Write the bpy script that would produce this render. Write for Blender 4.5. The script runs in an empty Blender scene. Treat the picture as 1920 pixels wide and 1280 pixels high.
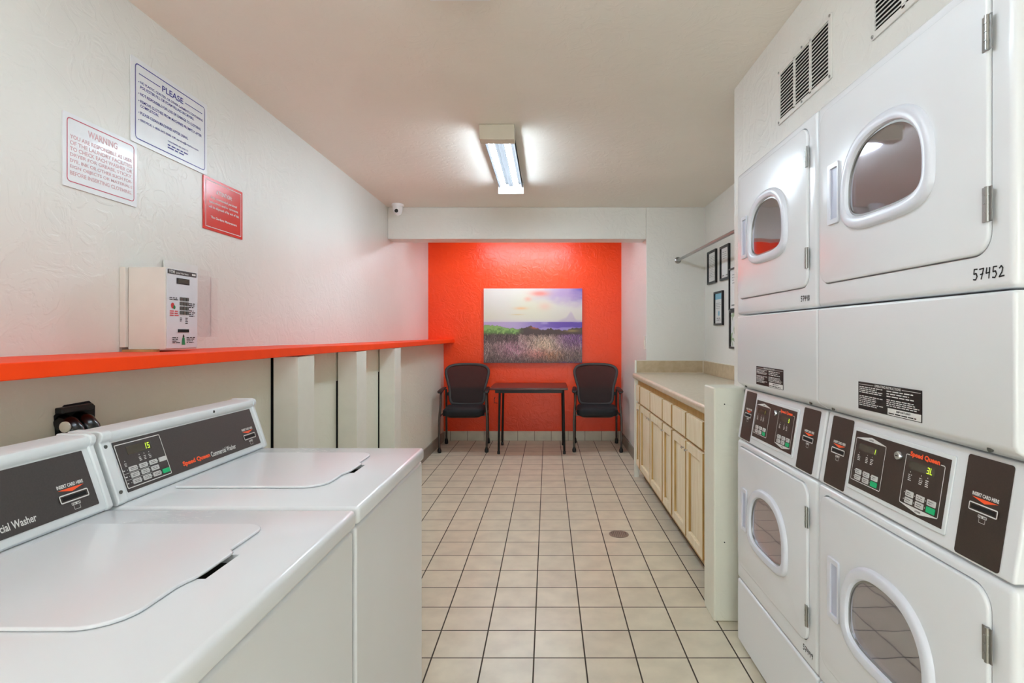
import bpy, bmesh, math, random
from mathutils import Vector, Matrix
import numpy as np

random.seed(7)
S = bpy.context.scene
COL = S.collection

# ------------------------------------------------------------------ camera
cam_d = bpy.data.cameras.new('camera')
cam_d.sensor_width = 36
cam_d.lens = 1031 / 1920 * 36
cam_d.shift_x = -67 / 1920
cam_d.shift_y = -13 / 1920
cam_d.clip_start = 0.02
cam = bpy.data.objects.new('camera', cam_d)
COL.objects.link(cam)
cam.location = (0, 0, 1.3)
cam.rotation_euler = (math.pi / 2, 0, 0)
S.camera = cam

# ------------------------------------------------------------------ world, exposure
w = bpy.data.worlds.new('world')
S.world = w
w.use_nodes = True
w.node_tree.nodes['Background'].inputs[0].default_value = (.9, .95, 1, 1)
w.node_tree.nodes['Background'].inputs[1].default_value = 0.3
S.view_settings.view_transform = 'Standard'
S.view_settings.look = 'None'
S.view_settings.gamma = 1
S.view_settings.exposure = 1.66
TUBE_POWER = 15.0
S.cycles.max_bounces = 14
S.cycles.diffuse_bounces = 8
S.cycles.sample_clamp_indirect = 8

# cool fill light added behind the camera to soften the overhead contrast
ld = bpy.data.lights.new('added_fill_light', 'AREA')
ld.shape = 'RECTANGLE'
ld.size, ld.size_y = 1.25, 2.0
ld.energy = 24
ld.color = (.86, .94, 1)
lo_ = bpy.data.objects.new('added_fill_light', ld)
COL.objects.link(lo_)
lo_.location = (.05, -2.385, 1.08)
lo_.rotation_euler = (-math.pi / 2, 0, 0)

# ------------------------------------------------------------------ materials
def lin(c):
    out = []
    for v in c:
        v /= 255
        out.append(v / 12.92 if v <= .04045 else ((v + .055) / 1.055) ** 2.4)
    return (*out, 1)


def mat(name, rgb, rough=.5, metal=0, spec=.5, emit=0, bump=None, noise=None, coat=0, alpha=1):
    """procedural principled material; noise=(scale,rgb2,stretch), bump=(scale,strength,dist)"""
    m = bpy.data.materials.new(name)
    m.use_nodes = True
    nt = m.node_tree
    b = nt.nodes['Principled BSDF']
    b.inputs['Base Color'].default_value = lin(rgb)
    b.inputs['Roughness'].default_value = rough
    b.inputs['Metallic'].default_value = metal
    b.inputs['Specular IOR Level'].default_value = spec
    b.inputs['Coat Weight'].default_value = coat
    b.inputs['Coat Roughness'].default_value = .06
    b.inputs['Alpha'].default_value = alpha
    if emit:
        b.inputs['Emission Color'].default_value = lin(rgb)
        b.inputs['Emission Strength'].default_value = emit
    tc = nt.nodes.new('ShaderNodeTexCoord')
    if noise is None:
        noise = (14, tuple(max(0, c - 4) for c in rgb), (1, 1, 1))
    mp = nt.nodes.new('ShaderNodeMapping')
    mp.inputs['Scale'].default_value = noise[2]
    n = nt.nodes.new('ShaderNodeTexNoise')
    n.inputs['Scale'].default_value = noise[0]
    n.inputs['Detail'].default_value = 5
    r = nt.nodes.new('ShaderNodeValToRGB')
    r.color_ramp.elements[0].position = .35
    r.color_ramp.elements[1].position = .68
    r.color_ramp.elements[0].color = lin(noise[1])
    r.color_ramp.elements[1].color = lin(rgb)
    nt.links.new(tc.outputs['Object'], mp.inputs[0])
    nt.links.new(mp.outputs[0], n.inputs['Vector'])
    nt.links.new(n.outputs['Fac'], r.inputs[0])
    nt.links.new(r.outputs[0], b.inputs['Base Color'])
    if bump:
        n2 = nt.nodes.new('ShaderNodeTexNoise')
        n2.inputs['Scale'].default_value = bump[0]
        n2.inputs['Detail'].default_value = 4
        n2.inputs['Distortion'].default_value = 1.2
        bp = nt.nodes.new('ShaderNodeBump')
        bp.inputs['Strength'].default_value = bump[1]
        bp.inputs['Distance'].default_value = bump[2]
        nt.links.new(tc.outputs['Object'], n2.inputs['Vector'])
        nt.links.new(n2.outputs['Fac'], bp.inputs['Height'])
        nt.links.new(bp.outputs[0], b.inputs['Normal'])
    return m


def mat_wall(name, rgb, rough=.38, strength=.28):
    """semi-gloss paint over hand-trowelled plaster"""
    m = mat(name, rgb, rough=rough, noise=(1.3, tuple(max(0, c - 6) for c in rgb), (1, 1, 1)))
    nt = m.node_tree
    b = nt.nodes['Principled BSDF']
    tc = nt.nodes.new('ShaderNodeTexCoord')
    a = nt.nodes.new('ShaderNodeTexNoise')
    a.inputs['Scale'].default_value = 9
    a.inputs['Detail'].default_value = 3
    a.inputs['Distortion'].default_value = 2.5
    r = nt.nodes.new('ShaderNodeValToRGB')
    r.color_ramp.elements[0].position = .47
    r.color_ramp.elements[1].position = .56
    c = nt.nodes.new('ShaderNodeTexNoise')
    c.inputs['Scale'].default_value = 45
    c.inputs['Detail'].default_value = 4
    ad = nt.nodes.new('ShaderNodeMath')
    ad.operation = 'MULTIPLY_ADD'
    ad.inputs[1].default_value = .35
    bp = nt.nodes.new('ShaderNodeBump')
    bp.inputs['Strength'].default_value = strength
    bp.inputs['Distance'].default_value = .0025
    nt.links.new(tc.outputs['Object'], a.inputs['Vector'])
    nt.links.new(tc.outputs['Object'], c.inputs['Vector'])
    nt.links.new(a.outputs['Fac'], r.inputs[0])
    nt.links.new(c.outputs['Fac'], ad.inputs[0])
    nt.links.new(r.outputs[0], ad.inputs[2])
    nt.links.new(ad.outputs[0], bp.inputs['Height'])
    nt.links.new(bp.outputs[0], b.inputs['Normal'])
    return m


def mat_tile(name, tile, tile2, grout, bw, bh, mortar, ox=0, oy=0, axes='xy', rough=.32):
    m = mat(name, tile, rough=rough)
    nt = m.node_tree
    b = nt.nodes['Principled BSDF']
    tc = nt.nodes.new('ShaderNodeTexCoord')
    sx = nt.nodes.new('ShaderNodeSeparateXYZ')
    cx = nt.nodes.new('ShaderNodeCombineXYZ')
    nt.links.new(tc.outputs['Object'], sx.inputs[0])
    nt.links.new(sx.outputs['XYZ'.index(axes[0].upper())], cx.inputs[0])
    nt.links.new(sx.outputs['XYZ'.index(axes[1].upper())], cx.inputs[1])
    mp = nt.nodes.new('ShaderNodeMapping')
    mp.inputs['Location'].default_value = (-ox + 40 * bw, -oy + 40 * bh, 0)
    nt.links.new(cx.outputs[0], mp.inputs[0])
    br = nt.nodes.new('ShaderNodeTexBrick')
    br.offset = 0
    br.inputs['Scale'].default_value = 1
    br.inputs['Brick Width'].default_value = bw
    br.inputs['Row Height'].default_value = bh
    br.inputs['Mortar Size'].default_value = mortar
    br.inputs['Mortar Smooth'].default_value = .3
    br.inputs['Bias'].default_value = 0
    br.inputs['Color1'].default_value = lin(tile)
    br.inputs['Color2'].default_value = lin(tile2)
    br.inputs['Mortar'].default_value = lin(grout)
    nt.links.new(mp.outputs[0], br.inputs['Vector'])
    n = nt.nodes.new('ShaderNodeTexNoise')
    n.inputs['Scale'].default_value = 9
    n.inputs['Detail'].default_value = 6
    nt.links.new(tc.outputs['Object'], n.inputs['Vector'])
    mr = nt.nodes.new('ShaderNodeMapRange')
    mr.inputs[1].default_value = .3
    mr.inputs[2].default_value = .7
    mr.inputs[3].default_value = .88
    mr.inputs[4].default_value = 1.06
    nt.links.new(n.outputs['Fac'], mr.inputs[0])
    mx = nt.nodes.new('ShaderNodeVectorMath')
    mx.operation = 'SCALE'
    nt.links.new(br.outputs['Color'], mx.inputs[0])
    nt.links.new(mr.outputs[0], mx.inputs['Scale'])
    nt.links.new(mx.outputs[0], b.inputs['Base Color'])
    bp = nt.nodes.new('ShaderNodeBump')
    bp.invert = True
    bp.inputs['Strength'].default_value = .6
    bp.inputs['Distance'].default_value = .0015
    nt.links.new(br.outputs['Fac'], bp.inputs['Height'])
    nt.links.new(bp.outputs[0], b.inputs['Normal'])
    rm = nt.nodes.new('ShaderNodeMapRange')
    rm.inputs[3].default_value = rough
    rm.inputs[4].default_value = .9
    nt.links.new(br.outputs['Fac'], rm.inputs[0])
    nt.links.new(rm.outputs[0], b.inputs['Roughness'])
    return m


def mat_glass(name, tint=(150, 148, 152), fac=.3, rough=.03, power=4):
    m = bpy.data.materials.new(name)
    m.use_nodes = True
    nt = m.node_tree
    nt.nodes.remove(nt.nodes['Principled BSDF'])
    out = nt.nodes['Material Output']
    t = nt.nodes.new('ShaderNodeBsdfTransparent')
    t.inputs[0].default_value = lin(tint)
    g = nt.nodes.new('ShaderNodeBsdfGlossy')
    g.inputs['Color'].default_value = (.95, .95, 1, 1)
    g.inputs['Roughness'].default_value = rough
    lw = nt.nodes.new('ShaderNodeLayerWeight')
    lw.inputs[0].default_value = .5
    pw = nt.nodes.new('ShaderNodeMath')
    pw.operation = 'POWER'
    pw.inputs[1].default_value = power
    sc = nt.nodes.new('ShaderNodeMath')
    sc.operation = 'MULTIPLY_ADD'
    sc.inputs[1].default_value = 1 - fac
    sc.inputs[2].default_value = fac
    nt.links.new(lw.outputs['Facing'], pw.inputs[0])
    nt.links.new(pw.outputs[0], sc.inputs[0])
    mx = nt.nodes.new('ShaderNodeMixShader')
    n = nt.nodes.new('ShaderNodeTexNoise')
    n.inputs['Scale'].default_value = 5
    tc = nt.nodes.new('ShaderNodeTexCoord')
    bp = nt.nodes.new('ShaderNodeBump')
    bp.inputs['Strength'].default_value = .08
    bp.inputs['Distance'].default_value = .01
    nt.links.new(tc.outputs['Object'], n.inputs['Vector'])
    nt.links.new(n.outputs['Fac'], bp.inputs['Height'])
    nt.links.new(bp.outputs[0], g.inputs['Normal'])
    nt.links.new(sc.outputs[0], mx.inputs[0])
    nt.links.new(t.outputs[0], mx.inputs[1])
    nt.links.new(g.outputs[0], mx.inputs[2])
    nt.links.new(mx.outputs[0], out.inputs[0])
    return m


WALL = (224, 223, 217)
M = dict(
    wall=mat_wall('cream_wall_paint', WALL),
    lowwall=mat_wall('lower_wall_paint', (226, 225, 210), rough=.42, strength=.2),
    ceiling=mat_wall('ceiling_paint', (234, 229, 219), rough=.5, strength=.18),
    orange=mat_wall('orange_wall_paint', (251, 70, 3), rough=.33, strength=.35),
    shelf_orange=mat('orange_shelf_paint', (255, 70, 4), rough=.5, spec=.25, bump=(60, .15, .002)),
    post=mat('post_paint', (228, 227, 216), rough=.42, bump=(30, .1, .002)),
    floor=mat_tile('floor_tile', (216, 207, 184), (210, 200, 178), (66, 56, 46), .2058, .2056, .0034, ox=-.0557, oy=2.212),
    tilebase=mat_tile('tile_base', (214, 208, 190), (208, 202, 184), (110, 98, 80), .2058, .6, .003, ox=-.0557 + .1, oy=-.3, axes='xz'),
    base=mat('taupe_baseboard', (140, 131, 118), rough=.5),
    enamel=mat('white_enamel', (226, 229, 234), rough=.2, coat=.15, noise=(3, (226, 228, 231), (1, 1, 1))),
    enamel2=mat('white_powder_coat', (224, 227, 231), rough=.22, coat=.12, spec=.4, noise=(3, (224, 226, 229), (1, 1, 1))),
    plastic=mat('bluish_white_plastic', (218, 221, 230), rough=.28),
    recess=mat('bluish_recess_plastic', (190, 195, 213), rough=.35),
    fascia=mat('console_white', (222, 227, 229), rough=.3),
    panel=mat('charcoal_panel', (66, 61, 60), rough=.4, noise=(300, (60, 56, 55), (1, 1, 1))),
    brown=mat('dark_brown_panel', (58, 46, 40), rough=.38, noise=(300, (52, 42, 36), (1, 1, 1))),
    black=mat('black_plastic', (16, 15, 15), rough=.4),
    rubber=mat('glossy_black_hose', (14, 14, 14), rough=.25, coat=.2),
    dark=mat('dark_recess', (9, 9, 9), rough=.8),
    white_ink=mat('white_ink', (225, 225, 222), rough=.5),
    orange_ink=mat('orange_ink', (255, 92, 40), rough=.5),
    black_ink=mat('black_ink', (20, 20, 22), rough=.6),
    key=mat('pale_grey_key', (205, 205, 203), rough=.45),
    green=mat('green_key', (10, 185, 120), rough=.4),
    lcd=mat('display_window', (78, 72, 62), rough=.2),
    digit=mat('lit_digit', (190, 225, 50), emit=.38),
    digit_dim=mat('dim_digit', (120, 125, 50), emit=.25),
    steel=mat('brushed_steel', (165, 165, 162), rough=.3, metal=1),
    screw=mat('screw_steel', (110, 112, 108), rough=.35, metal=.8),
    chrome=mat('chrome_lock', (215, 217, 222), rough=.15, metal=1),
    drum=mat('drum_metal', (196, 196, 212), rough=.4, metal=.45, bump=(25, .3, .003)),
    glass=mat_glass('dryer_door_glass', tint=(222, 220, 230), fac=.36),
    pglass=mat_glass('picture_glass', tint=(255, 255, 255), fac=.03, rough=.02, power=9),
    clear=mat_glass('clear_plastic', tint=(255, 254, 254), fac=.02, rough=.1, power=8),
    wood=mat('pickled_maple', (238, 226, 200), rough=.42, noise=(9, (224, 208, 174), (5, 5, .6))),
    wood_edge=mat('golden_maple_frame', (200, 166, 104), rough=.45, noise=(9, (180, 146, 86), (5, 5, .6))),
    counter=mat('beige_laminate', (214, 202, 180), rough=.3, noise=(38, (200, 187, 163), (1, 1, 1))),
    splash=mat('tan_laminate_splash', (196, 178, 148), rough=.35, noise=(22, (182, 162, 130), (1, 1, 1))),
    caulk=mat('white_caulk', (226, 220, 206), rough=.6),
    tabletop=mat('mahogany_laminate', (92, 34, 27), rough=.3, noise=(12, (74, 26, 21), (.6, 8, 1))),
    blackmetal=mat('black_metal', (20, 17, 16), rough=.4, metal=.3),
    gunmetal=mat('gunmetal_tube', (92, 84, 80), rough=.3, metal=.8),
    fabric=mat('black_fabric', (24, 25, 28), rough=.75, bump=(260, .3, .001)),
    chairframe=mat('charcoal_chair_plastic', (62, 60, 60), rough=.42),
    mesh=mat('dark_chair_mesh', (50, 32, 30), rough=.7, alpha=.9),
    lumbar=mat('lumbar_plastic', (18, 15, 16), rough=.5),
    paper=mat('white_paper', (226, 226, 224), rough=.6),
    blue_ink=mat('navy_ink', (48, 48, 140), rough=.5),
    pink_ink=mat('faded_red_ink', (224, 182, 186), rough=.5),
    red_line=mat('red_line_ink', (196, 72, 96), rough=.4),
    red_sign=mat('red_sign_face', (214, 46, 34), rough=.22),
    signwhite=mat('sign_white', (224, 226, 228), rough=.32, coat=.12),
    box_white=mat('card_machine_shell', (216, 212, 204), rough=.4),
    box_front=mat('card_machine_front', (214, 216, 222), rough=.35),
    red_ink=mat('red_ink', (205, 60, 60), rough=.5),
    green_ink=mat('green_ink', (20, 130, 76), rough=.5),
    woodblock=mat('raw_wood_block', (196, 160, 104), rough=.6, noise=(8, (170, 132, 80), (1, 8, 1))),
    light_white=mat('light_pan_enamel', (236, 236, 238), rough=.35),
    pan=mat('grey_reflector', (47, 46, 47), rough=.9, spec=.1),
    cap=mat('light_end_cap', (214, 208, 192), rough=.5),
    tube=mat('fluorescent_tube', (255, 252, 250), emit=TUBE_POWER),
    vent=mat('vent_white', (222, 220, 214), rough=.4),
    drain=mat('bronze_drain', (150, 134, 120), rough=.45, metal=.3),
    cyan=mat('cyan_print', (110, 180, 205), rough=.5),
    leaf=mat('leaf_print', (92, 130, 60), rough=.6, noise=(26, (190, 205, 170), (1, 1, 1))),
    switch=mat('switch_plastic', (232, 228, 216), rough=.35),
)
M['tube_dimmed'] = mat('dimmed_fluorescent_tube', (255, 252, 250), emit=TUBE_POWER * .5)  # same tube at half power, turned down to even out the near light
for k_ in ('tube', 'tube_dimmed'):
    M[k_].node_tree.nodes['Principled BSDF'].inputs['Emission Color'].default_value = (.82, .99, 1.14, 1)

# ------------------------------------------------------------------ mesh helpers
ORG = {}


class MB:
    def __init__(s):
        s.bm = bmesh.new()

    def box(s, x0, x1, y0, y1, z0, z1):
        v = [s.bm.verts.new((x, y, z)) for x in (x0, x1) for y in (y0, y1) for z in (z0, z1)]
        for q in ((0, 1, 3, 2), (4, 6, 7, 5), (0, 4, 5, 1), (2, 3, 7, 6), (0, 2, 6, 4), (1, 5, 7, 3)):
            s.bm.faces.new([v[i] for i in q])
        return s

    def poly(s, pts):
        s.bm.faces.new([s.bm.verts.new(p) for p in pts])
        return s

    def loft(s, loops, cap0=True, cap1=True):
        rows = [[s.bm.verts.new(p) for p in l] for l in loops]
        n = len(rows[0])
        for a, b in zip(rows, rows[1:]):
            for i in range(n):
                s.bm.faces.new((a[i], a[(i + 1) % n], b[(i + 1) % n], b[i]))
        if cap0:
            s.bm.faces.new(rows[0][::-1])
        if cap1:
            s.bm.faces.new(rows[-1])
        return s

    def prism(s, pts, f, d0, d1):
        return s.loft([[f(u, v, d0) for u, v in pts], [f(u, v, d1) for u, v in pts]])

    def flat(s, pts, f, d):
        return s.poly([f(u, v, d) for u, v in pts])

    def ring(s, outer, inner, f, d0, d1):
        """flat ring between two outlines of equal count, d0..d1 thick"""
        return s.loft([[f(u, v, d0) for u, v in outer], [f(u, v, d1) for u, v in outer],
                       [f(u, v, d1) for u, v in inner], [f(u, v, d0) for u, v in inner],
                       [f(u, v, d0) for u, v in outer]], False, False)

    def tube(s, path, r, n=10):
        path = [Vector(p) for p in path]
        rr = r if isinstance(r, (list, tuple)) else [r] * len(path)
        loops = []
        t0 = (path[1] - path[0]).normalized()
        up = Vector((0, 0, 1)) if abs(t0.z) < .9 else Vector((1, 0, 0))
        nrm = t0.cross(up).normalized()
        for i, p in enumerate(path):
            if i == 0:
                t = path[1] - p
            elif i == len(path) - 1:
                t = p - path[i - 1]
            else:
                t = (path[i + 1] - p).normalized() + (p - path[i - 1]).normalized()
            t.normalize()
            nrm = (nrm - t * nrm.dot(t)).normalized()
            b = t.cross(nrm)
            loops.append([p + (nrm * math.cos(a) + b * math.sin(a)) * rr[i]
                          for a in [2 * math.pi * k / n for k in range(n)]])
        return s.loft(loops)

    def lathe(s, prof, c, axis='z', n=24, cap0=True, cap1=True):
        loops = []
        for r, h in prof:
            l = []
            for k in range(n):
                a = 2 * math.pi * k / n
                p, q = r * math.cos(a), r * math.sin(a)
                d = {'x': (h, p, q), 'y': (p, h, q), 'z': (p, q, h)}[axis]
                l.append(Vector(c) + Vector(d))
            loops.append(l)
        return s.loft(loops, cap0, cap1)

    def text(s, body, u0, u1, v0, v1, f, d, bold=.018):
        cu = bpy.data.curves.new('t', 'FONT')
        cu.body = body
        cu.resolution_u = 3
        cu.offset = bold
        o = bpy.data.objects.new('t', cu)
        COL.objects.link(o)
        bpy.context.view_layer.update()
        me = bpy.data.meshes.new_from_object(o.evaluated_get(bpy.context.evaluated_depsgraph_get()))
        xs = [v.co.x for v in me.vertices]
        ys = [v.co.y for v in me.vertices]
        if xs:
            ax, bx, ay, by = min(xs), max(xs), min(ys), max(ys)
            vs = [s.bm.verts.new(f(u0 + (v.co.x - ax) / (bx - ax) * (u1 - u0), v0 + (v.co.y - ay) / (by - ay) * (v1 - v0), d))
                  for v in me.vertices]
            for p in me.polygons:
                try:
                    s.bm.faces.new([vs[i] for i in p.vertices])
                except ValueError:
                    pass
        bpy.data.objects.remove(o)
        bpy.data.curves.remove(cu)
        bpy.data.meshes.remove(me)
        return s

    def rect(s, u0, u1, v0, v1, f, d):
        return s.flat([(u0, v0), (u1, v0), (u1, v1), (u0, v1)], f, d)

    def dashes(s, u0, u1, v0, v1, rows, f, d, seed=1, fill=.5):
        """lines of print too small to read"""
        rnd = random.Random(seed)
        h = (v1 - v0) / rows
        for r in range(rows):
            v = v1 - (r + .5) * h
            u = u0
            end = u1 - rnd.random() * (u1 - u0) * .35
            while u < end:
                wd = h * (1.2 + rnd.random() * 3)
                s.rect(u, min(u + wd, end), v - h * fill / 2, v + h * fill / 2, f, d)
                u += wd + h * .6
        return s

    def seg7(s, ch, u, v, h, f, d):
        segs = {'0': 'abcdef', '1': 'bc', '2': 'abged', '3': 'abgcd', '5': 'afgcd', 'L': 'fed', '4': 'fgbc', '8': 'abcdefg'}[ch]
        wd, t = h * .5, h * .13

        def P(a, b):
            return (u + a + b * .12, v + b)
        R = dict(a=((0, wd), (h - t, h)), g=((0, wd), (h / 2 - t / 2, h / 2 + t / 2)), d=((0, wd), (0, t)),
                 f=((0, t), (h / 2, h)), e=((0, t), (0, h / 2)), b=((wd - t, wd), (h / 2, h)), c=((wd - t, wd), (0, h / 2)))
        for k in segs:
            (a0, a1), (b0, b1) = R[k]
            s.flat([P(a0, b0), P(a1, b0), P(a1, b1), P(a0, b1)], f, d)
        return s

    def mesh(s, origin=None):
        bmesh.ops.recalc_face_normals(s.bm, faces=s.bm.faces)
        s.bm.normal_update()
        for f in s.bm.faces:
            f.smooth = True
        for e in s.bm.edges:
            if len(e.link_faces) == 2:
                e.smooth = e.calc_face_angle(0) < math.radians(38)
        if origin is not None:
            bmesh.ops.translate(s.bm, verts=s.bm.verts, vec=-Vector(origin))
        me = bpy.data.meshes.new('m')
        s.bm.to_mesh(me)
        s.bm.free()
        return me

    def build(s, name, m, parent=None, bevel=0, seg=3, cut=None, sub=0, label=None):
        if parent is None:
            vs = [v.co for v in s.bm.verts]
            lo = [min(v[i] for v in vs) for i in range(3)]
            hi = [max(v[i] for v in vs) for i in range(3)]
            org = Vector(((lo[0] + hi[0]) / 2, (lo[1] + hi[1]) / 2, lo[2]))
            if name.startswith(('wall_', 'floor', 'ceiling', 'baseboard', 'trim', 'door_')):
                org = Vector((0, 0, 0))
        else:
            org = ORG[parent.name]
        me = s.mesh(org)
        me.name = name
        me.materials.append(m if not isinstance(m, str) else M[m])
        if cut:
            t = bpy.data.objects.new('tmp', me)
            COL.objects.link(t)
            if bevel:
                b = t.modifiers.new('b', 'BEVEL')
                b.width, b.segments, b.limit_method, b.angle_limit = bevel, seg, 'ANGLE', math.radians(38)
            cs = []
            for c in cut:
                cm = c.mesh(org)
                co = bpy.data.objects.new('cut', cm)
                COL.objects.link(co)
                cs.append(co)
                bo = t.modifiers.new('c', 'BOOLEAN')
                bo.operation, bo.object, bo.solver = 'DIFFERENCE', co, 'EXACT'
            bpy.context.view_layer.update()
            me2 = bpy.data.meshes.new_from_object(t.evaluated_get(bpy.context.evaluated_depsgraph_get()))
            for q in [t] + cs:
                bpy.data.objects.remove(q)
            bb = bmesh.new()
            bb.from_mesh(me2)
            bmesh.ops.remove_doubles(bb, verts=bb.verts, dist=1e-5)
            for e in bb.edges:
                if len(e.link_faces) == 2:
                    e.smooth = e.calc_face_angle(0) < math.radians(32)
            for f in bb.faces:
                f.smooth = True
            bb.to_mesh(me2)
            bb.free()
            me = me2
            me.name = name
            if not me.materials:
                me.materials.append(m if not isinstance(m, str) else M[m])
        o = bpy.data.objects.new(name, me)
        COL.objects.link(o)
        if bevel and not cut:
            b = o.modifiers.new('b', 'BEVEL')
            b.width, b.segments, b.limit_method, b.angle_limit = bevel, seg, 'ANGLE', math.radians(38)
            b.harden_normals = True
        if sub:
            q = o.modifiers.new('s', 'SUBSURF')
            q.levels = q.render_levels = sub
        ORG[o.name] = org
        if parent:
            o.parent = parent
        else:
            o.location = org
        if label:
            o['label'] = label
        return o


def thing(name, label, cat, loc=(0, 0, 0), group=None):
    o = bpy.data.objects.new(name, None)
    o.empty_display_size = .1
    COL.objects.link(o)
    o.location = loc
    o['label'], o['category'] = label, cat
    if group:
        o['group'] = group
    ORG[o.name] = Vector(loc)
    return o


def tag(o, label, cat, group=None):
    o['label'], o['category'] = label, cat
    if group:
        o['group'] = group
    return o


def struct(o):
    o['kind'] = 'structure'
    return o


def copy_tree(o, parent=None):
    c = o.copy()
    COL.objects.link(c)
    ORG[c.name] = ORG[o.name]
    if parent:
        c.parent = parent
    for ch in [x for x in bpy.data.objects if x.parent == o]:
        copy_tree(ch, c)
    return c


def rrect(u0, u1, v0, v1, r, n=6):
    pts = []
    for cx, cy, a0 in ((u1 - r, v0 + r, -90), (u1 - r, v1 - r, 0), (u0 + r, v1 - r, 90), (u0 + r, v0 + r, 180)):
        for k in range(n + 1):
            a = math.radians(a0 + 90 * k / n)
            pts.append((cx + r * math.cos(a), cy + r * math.sin(a)))
    return pts


def outline(mb, u0, u1, v0, v1, r, t, f, d):
    o, i = rrect(u0, u1, v0, v1, r, 3), rrect(u0 + t, u1 - t, v0 + t, v1 - t, max(r - t, 1e-4), 3)
    n = len(o)
    for k in range(n):
        q = (k + 1) % n
        mb.flat([o[k], o[q], i[q], i[k]], f, d)
    return mb


def B(*a):
    return MB().box(*a)


# ================================================================== SETTING
H = 2.468
XL, XLL, XR, XE = -1.467, -1.277, 1.442, .888
YB, YF = 6.75, -2.4
struct(B(-1.9, 1.9, YF - .1, YB + .15, -.1, 0).build('floor', 'floor'))
struct(B(-1.9, 1.9, YF - .1, YB + .15, H, H + .1).build('ceiling', 'ceiling'))
struct(B(XL - .2, XL, YF, YB + .1, 1.2, H).build('wall_left', 'wall'))
struct(B(XL - .2, XLL, YF, YB + .1, 0, 1.199).build('wall_left_lower', 'lowwall'))
struct(B(XL - .2, XR + .2, YB, YB + .12, 0, H).build('wall_back', 'orange'))
struct(B(.903, XR + .2, 5.04, YB, 0, H).build('wall_alcove_right', 'wall', bevel=.006))
struct(B(XL, .903, 5.04, 5.24, 2.175, H).build('wall_header', 'wall', bevel=.006))
struct(B(XR, XR + .2, YF, 5.04, 0, H).build('wall_right', 'wall'))
struct(B(XL - .2, XR + .2, YF - .12, YF, 0, H).build('wall_front', 'wall'))
struct(MB().ring([(-.68, .001), (.78, .001), (.78, 2.14), (-.68, 2.14)], [(-.60, .06), (.70, .06), (.70, 2.09), (-.60, 2.09)],
                 lambda u, v, d: (u, YF + d, v), .001, .03).build('door_added', 'post', bevel=.004))  # unseen door surround, added to go with the fill light
# boxed-in wall above the dryers, with its full-height end
struct(B(XE, XR, .9, 2.49, 1.985, H).build('wall_above_dryers', 'wall', bevel=.003))
struct(B(XE, XR, 2.49, 2.62, 0, H).build('wall_dryer_side', 'wall', bevel=.003))
# low end wall of the counter
lw = B(.753, XE + .02, 2.49, 2.65, 0, 1.06).build('wall_partition_low', 'lowwall', bevel=.008)
struct(lw)
mb = MB()
for z in (.985, .36):
    mb.lathe([(.003, 0), (.003, .002)], (.80, 2.487, z), 'y', 8)
o = mb.build('trim_4', 'black_ink')
struct(o)
# baseboards
struct(B(XLL, XLL + .012, 2.0, YB, 0, .115).build('baseboard_left', 'base', bevel=.002))
struct(B(.891, .903, 5.3, YB, 0, .115).build('baseboard_right', 'base', bevel=.002))
struct(B(XLL + .012, .891, YB - .012, YB, 0, .116).build('baseboard_back', 'tilebase', bevel=.002))
# posts under the shelf, standing a finger off the lower wall
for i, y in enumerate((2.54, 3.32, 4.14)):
    struct(B(XLL + .0002, XLL + .0012, y - (.006, .004, .003)[i], y + .02, .02, (1.195, 1.02, 1.02)[i]).build('trim_%d' % (i + 5), 'dark'))  # dark strip painted on the wall for the shade in the post gap
    struct(B(XLL + .009, -1.152, y, y + .175, 0, 1.198).build('trim_%d' % (i + 1), 'post', bevel=.003))

# ================================================================== SHELF
sh = MB()
path = [(YF, .0), (1.2, .0), (2.9, .002), (3.5, -.002), (YB - .001, 0)]
loops = []
for y, k in path:
    loops.append([(XL + .001, y, 1.2015), (-1.146 + k, y, 1.2015 + k), (-1.146 + k, y, 1.240 + k), (XL + .001, y, 1.240 + k)])
sh.loft(loops)
o = sh.build('wall_shelf', 'shelf_orange', bevel=.003)
tag(o, 'long bright orange painted wall shelf running above the washers to the far wall', 'shelf')

# ================================================================== FLOOR DRAIN
t = thing('floor_drain', 'round bronze floor drain grate set in the beige floor tiles', 'drain', (.463, 3.58, 0))
MB().lathe([(.064, .0005), (.064, .003), (.056, .004), (.056, .0005)], (.463, 3.58, 0), 'z', 32).build('rim', 'drain', t)
MB().lathe([(.056, .0006), (.056, .0012)], (.463, 3.58, 0), 'z', 32).build('drain_opening', 'dark', t)
mb = MB()
for k in range(-4, 5):
    a = k * .0125
    l = math.sqrt(.056 ** 2 - a * a)
    mb.box(.463 + a - .0032, .463 + a + .0032, 3.58 - l, 3.58 + l, .0012, .0036)
    mb.box(.463 - l, .463 + l, 3.58 + a - .0025, 3.58 + a + .0025, .0012, .0032)
mb.build('grate', 'drain', t)


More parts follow.
